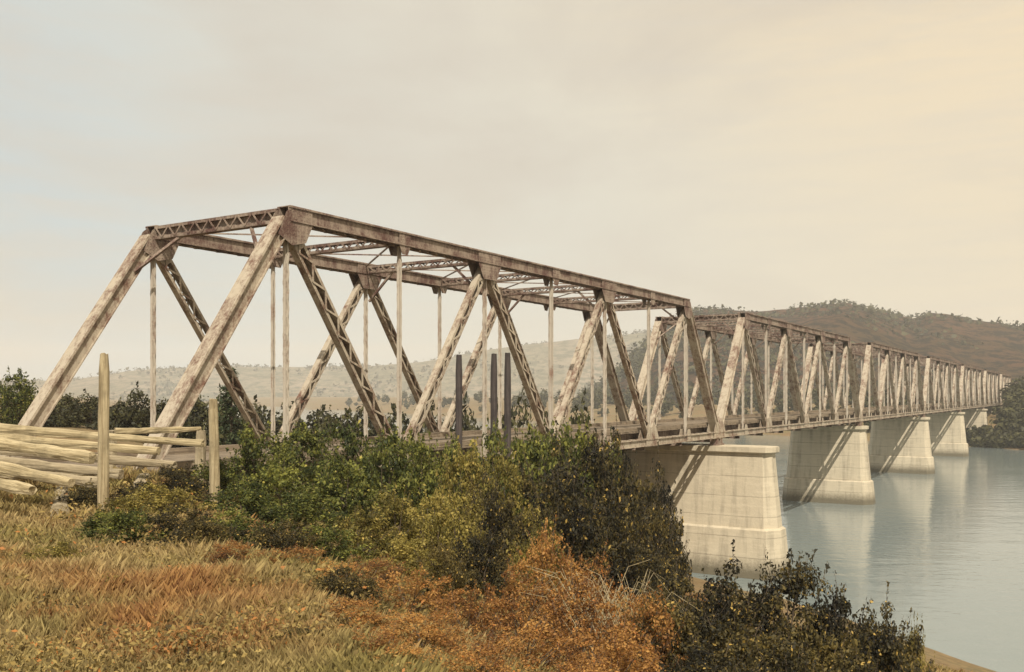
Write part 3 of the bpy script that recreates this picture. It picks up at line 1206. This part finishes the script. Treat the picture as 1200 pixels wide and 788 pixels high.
for px, yt, Y, wd in ((640, 612, 12.5, 120), (690, 632, 12.2, 120), (610, 655, 10.2, 120), (680, 672, 9.6, 150), (430, 648, 11.5, 110),
                      (480, 660, 10.2, 120), (395, 660, 10.8, 100), (745, 675, 10.4, 120), (545, 680, 9.2, 110), (500, 712, 7.8, 150),
                      (610, 715, 7.6, 160), (720, 722, 8.0, 160), (415, 712, 8.2, 130), (340, 655, 11.4, 90), (270, 662, 11, 90),
                      (560, 752, 6.6, 150), (670, 756, 6.6, 150), (450, 756, 6.6, 140)):
    shrub('rust', px, yt, Y, wd, L_R, 'rust brown brambles on the slope', name='bramble_clump', min_h=0.35)
for kd, px, yt, Y, wd in (('olive', 300, 708, 8.3, 80), ('dark', 345, 742, 7.0, 90), ('olive', 120, 690, 8.8, 90), ('rust', 215, 742, 6.9, 100), ('olive', 62, 632, 11.5, 80)):
    shrub(kd, px, yt, Y, wd, {'dark': 'low blackish clump rising from the open foreground grass', 'rust': 'low rusty clump rising from the open foreground grass'}.get(kd, 'low olive clump rising from the open foreground grass'), 'weedy clumps in the open grass', name='weed_clump', cat='weeds', min_h=0.22)
L_B = 'dark bramble bush flecked with yellow leaves at the river edge'
for px, yt, Y, wd in ((790, 660, 12.5, 140), (860, 656, 13.2, 150), (925, 658, 13.6, 150), (985, 674, 13.2, 130), (1035, 706, 12.6, 110),
                      (780, 700, 10.6, 150), (860, 706, 10.4, 160), (950, 712, 10.6, 160), (1035, 738, 11.0, 120), (830, 745, 9.0, 160), (930, 752, 9.2, 160),
                      (1010, 768, 9.6, 140), (1075, 764, 11.5, 90)):
    shrub('dark', px, yt, Y, wd, L_B, 'dark brambles flecked with yellow by the river', name='bramble_bush')
shrub('olive', 1072, 716, 13.4, 46, 'small tufted yellow bush leaning out at the edge of the dark brambles')
shrub('green', 18, 432, 46, 80, 'round dark green tree at the road edge behind the far end post', cat='tree', name='small_tree')
L_H = 'low dark hedge shrub along the road behind the bridge entrance'
for k in range(11):
    px = 30 + k * 26
    shrub('far', px, 462 + 6 * math.sin(k * 2.1), 56 + 3 * math.sin(k), 66, L_H, 'hedge shrubs behind the bridge entrance', name='hedge_shrub')
L_U = 'dark scrub bush on the bank glimpsed beyond the far truss'
for k in range(14):
    px = 300 + k * 30
    shrub('far', px, 474 + 5 * math.sin(k * 1.7), 74 + 5 * math.sin(k * 1.3), 100, L_U, 'scrub bushes beyond the far truss', name='scrub_bush')


def fir(px, ytop, Y, wpx, label):
    X = (px - CX) / F_PX * Y
    g0 = gz(X, Y)
    h = ZC + (HY - ytop) / F_PX * Y - g0
    rad = wpx / 2 / F_PX * Y
    rg = np.random.default_rng(5)
    e = empty('fir_tree', (X, Y, g0))
    tag(e, label, 'fir')
    mb = MB()
    mb.tube([(0, 0, -0.3), (0, 0, h * 0.5), (0, 0, h)], [0.12, 0.07, 0.01], 7)
    mb.build('trunk', M['bark'], e)
    P, Nn = [], []
    mb = MB()
    for k in range(95):
        f = rg.uniform(0.04, 0.98)
        L = rad * (1 - f) ** 0.9 * rg.uniform(0.75, 1.1) + 0.08
        an = rg.uniform(0, 6.283)
        dd = np.array([math.cos(an), math.sin(an), -0.25])
        b = np.array([0, 0, f * h])
        mb.tube([tuple(b), tuple(b + dd * L)], [0.018, 0.004], 4)
        m = int(60 * L / rad) + 12
        tt = rg.uniform(0.1, 1, (m, 1))
        P.append(b + dd * L * tt + rg.normal(size=(m, 3)) * np.array([0.10, 0.10, 0.06]))
        nn = rg.normal(size=(m, 3)) * 0.6 + np.array([0, 0, 0.8])
        Nn.append(nn / np.linalg.norm(nn, axis=1, keepdims=True))
    mb.build('branches', M['bark'], e)
    v, q = leaf_quads(np.concatenate(P), np.concatenate(Nn), 0.20, rg, 0.4)
    link('crown', np_mesh('crown', v, q, M['leaf_fir']), e)


fir(271, 428, 47, 66, 'small dark fir tree behind the foot of the near end post')

# dry bracken stalks
def stalks(px, ytop, Y, wpx, label):
    X = (px - CX) / F_PX * Y
    g0 = gz(X, Y)
    h = max(0.5, ZC + (HY - ytop) / F_PX * Y - g0)
    e = empty('dry_stalks', (X, Y, g0))
    tag(e, label, 'stalks')
    rr = random.Random(9)
    hw = wpx / 2 / F_PX * Y
    for i in range(46):
        mb = MB()
        bx0, by0 = rr.uniform(-hw, hw), rr.uniform(-0.3, 0.3)
        ln = rr.choice((-1, 1)) * rr.uniform(0.3, 0.8)
        hh = h * rr.uniform(0.75, 1.1)
        sag = rr.uniform(0.5, 0.95)
        mb.tube([(bx0, by0, -0.05), (bx0 + ln * 0.25, by0, hh * 0.5), (bx0 + ln * 0.65, by0 + 0.05, hh * 0.85), (bx0 + ln * 1.1, by0 + 0.08, hh * sag)], [0.006, 0.005, 0.004, 0.002], 4)
        mb.tube([(bx0 + ln * 0.25, by0, hh * 0.5), (bx0 - ln * 0.1, by0 + 0.1, hh * 0.8)], [0.004, 0.002], 4)
        mb.build('stalk', M['timber'], e)


stalks(715, 652, 10.9, 60, 'crossed pale yellow dry stalks sticking up beside the rust brambles')

# far bank woodland: one dark mass of crowns
rg = np.random.default_rng(21)
P, Nn, SZ = [], [], []
for k in range(640):
    px = rg.uniform(300, 1420) if k < 260 else rg.uniform(1095, 1360)
    u = (px - CX) / F_PX
    qd = rg.uniform(199, 250) if k < 420 else rg.uniform(195.5, 204)
    Y = qd / (EX * u + EY)
    if Y < 0 or Y > 800:
        continue
    X = u * Y
    tt = (X - HIP.x) * D.x + (Y - HIP.y) * D.y
    ss = (X - HIP.x) * S.x + (Y - HIP.y) * S.y
    if -WID - 5 < ss < 4 and tt < 345 and k < 420:
        continue
    near_edge = max(0.0, (qd - 199) / 51)
    h = rg.uniform(3.0, 6.0) + 5.5 * near_edge * rg.uniform(0.5, 1.2)
    if k >= 420:
        h = rg.uniform(1.6, 3.6)
    elif k >= 260:
        h = rg.uniform(3.5, 6.0) + 8.0 * near_edge * rg.uniform(0.6, 1.1)
    r = h * rg.uniform(0.34, 0.5)
    g0 = gz(X, Y)
    for c in range(9):
        cd = rg.normal(size=3)
        cd /= np.linalg.norm(cd)
        ctr = np.array([X, Y, g0 + h * 0.5]) + cd * np.array([r, r, h * 0.42]) * rg.uniform(0.3, 0.9)
        m = 34
        d = rg.normal(size=(m, 3))
        d /= np.linalg.norm(d, axis=1, keepdims=True)
        P.append(ctr + d * r * 0.48 * rg.uniform(0.5, 1, (m, 1)))
        nn = d * 0.7 + rg.normal(size=(m, 3)) * 0.4 + np.array([0, 0, 0.3])
        Nn.append(nn / np.linalg.norm(nn, axis=1, keepdims=True))
v, q = leaf_quads(np.concatenate(P), np.concatenate(Nn), 0.95, rg, 0.75)
wood = link('woodland', np_mesh('woodland', v, q, M['leaf_far']))
tag(wood, 'dark woodland lining the far bank beyond the bridge', 'woodland', kind='stuff')

for args in (hill_trees('mountain_scrub', mt, 6500, 3.4, 4, 'dark scrub and scattered trees on the brown mountain'),
             hill_trees('hill_woods', hl, 3000, 5.5, 6, 'distant patches of trees on the pale hills')):
    v, q = leaf_quads(args[0], args[1], args[2], args[3], 0.8)
    tag(link(args[4], np_mesh(args[4], v, q, M['leaf_far'])), args[5], 'scrub', kind='stuff')

# ------------------------------------------------------------------ grass
rg = np.random.default_rng(11)
NB = 700000
Yg = 3.2 * (34 / 3.2) ** rg.uniform(0, 1, NB)
ug = rg.uniform(-0.66, 0.50, NB)
Xg = ug * Yg
qg = EX * Xg + EY * Yg
tg = (Xg - HIP.x) * D.x + (Yg - HIP.y) * D.y
sg_ = (Xg - HIP.x) * S.x + (Yg - HIP.y) * S.y
keep = (qg < 34) & ~((tg < -6.4) & (sg_ > -WID) & (sg_ < 0.3))
tuft = np.sin(Xg * 2.1 + 1.3 * np.sin(Yg * 1.1)) * np.sin(Yg * 1.9 + 1.7 * np.sin(Xg * 0.9))
keep &= rg.uniform(-1.0, 1.0, NB) < tuft + 0.55
Xg, Yg, tuft = Xg[keep], Yg[keep], tuft[keep]
n = len(Xg)
Zg = ground_z(Xg, Yg)
hb = (0.05 + 0.16 * rg.uniform(0, 1, n) ** 2.5 + 0.10 * np.clip(tuft, 0, 1)) * np.clip(0.7 + Yg / 40, 0.8, 1.2)
an = rg.uniform(0, 2 * np.pi, n)
wd = (0.0012 + 0.00034 * Yg) * rg.uniform(0.7, 1.4, n)
lean = hb * rg.uniform(0.15, 0.8, n)
la = rg.uniform(0, 2 * np.pi, n)
bx_, by_ = np.cos(an) * wd, np.sin(an) * wd
lx, ly = np.cos(la) * lean, np.sin(la) * lean
v0 = np.stack([Xg - bx_, Yg - by_, Zg - 0.03], 1)
v1 = np.stack([Xg + bx_, Yg + by_, Zg - 0.03], 1)
v2 = np.stack([Xg + lx * .4 + bx_ * .7, Yg + ly * .4 + by_ * .7, Zg + hb * .62], 1)
v3 = np.stack([Xg + lx, Yg + ly, Zg + hb], 1)
vg = np.stack([v0, v1, v2, v3], 1).reshape(-1, 3)
NL = 220000
Yl = 3.6 * (22 / 3.6) ** rg.uniform(0, 1, NL)
Xl = rg.uniform(-0.64, 0.50, NL) * Yl
pt = np.sin(Xl * 1.3 + 2.0 * np.sin(Yl * 0.7)) * np.sin(Yl * 1.2 + 1.4 * np.sin(Xl * 1.5)) + 0.5 * np.sin(Xl * 5.1 + Yl) * np.sin(Yl * 4.3)
kp = (rg.uniform(-0.6, 1.3, NL) < pt) & (EX * Xl + EY * Yl < 30)
Xl, Yl, pt = Xl[kp], Yl[kp], pt[kp]
Zl = ground_z(Xl, Yl) + rg.uniform(0, 1, len(Xl)) ** 1.5 * (0.12 + 0.30 * np.clip(pt, 0, 1))
nl = rg.normal(size=(len(Xl), 3)) * 0.6 + np.array([0, -0.2, 0.7])
nl /= np.linalg.norm(nl, axis=1, keepdims=True)
vl, ql = leaf_quads(np.stack([Xl, Yl, Zl], 1), nl, (0.012 + 0.0035 * Yl)[:, None], rg, 0.5)
weeds = link('undergrowth', np_mesh('undergrowth', vl, ql, M['leaf_weed']))
tag(weeds, 'low tangled weeds and dead leaves between the grass', 'weeds', kind='stuff')
grass = link('grass', np_mesh('grass', vg, np.arange(n * 4).reshape(n, 4), M['grass']))
tag(grass, 'dry straw and olive grass covering the foreground bank', 'grass', kind='stuff')

# ------------------------------------------------------------------ haze
hm = bpy.data.materials.new('haze')
hm.use_nodes = True
ht = NT(hm.node_tree)
for nd in list(hm.node_tree.nodes):
    hm.node_tree.nodes.remove(nd)
vol = ht.n('ShaderNodeVolumePrincipled')
vol.inputs['Color'].default_value = (0.95, 0.94, 0.92, 1)
vol.inputs['Density'].default_value = 0.00034
vol.inputs['Anisotropy'].default_value = 0.0
ho = ht.n('ShaderNodeOutputMaterial')
ht.l(vol.outputs[0], ho.inputs['Volume'])
mb = MB()
mb.box((0, 1350, 70), (5300, 3400, 180))
hz = mb.build('haze', hm)
tag(hz, 'thin pale haze over the river valley', 'haze', kind='stuff')
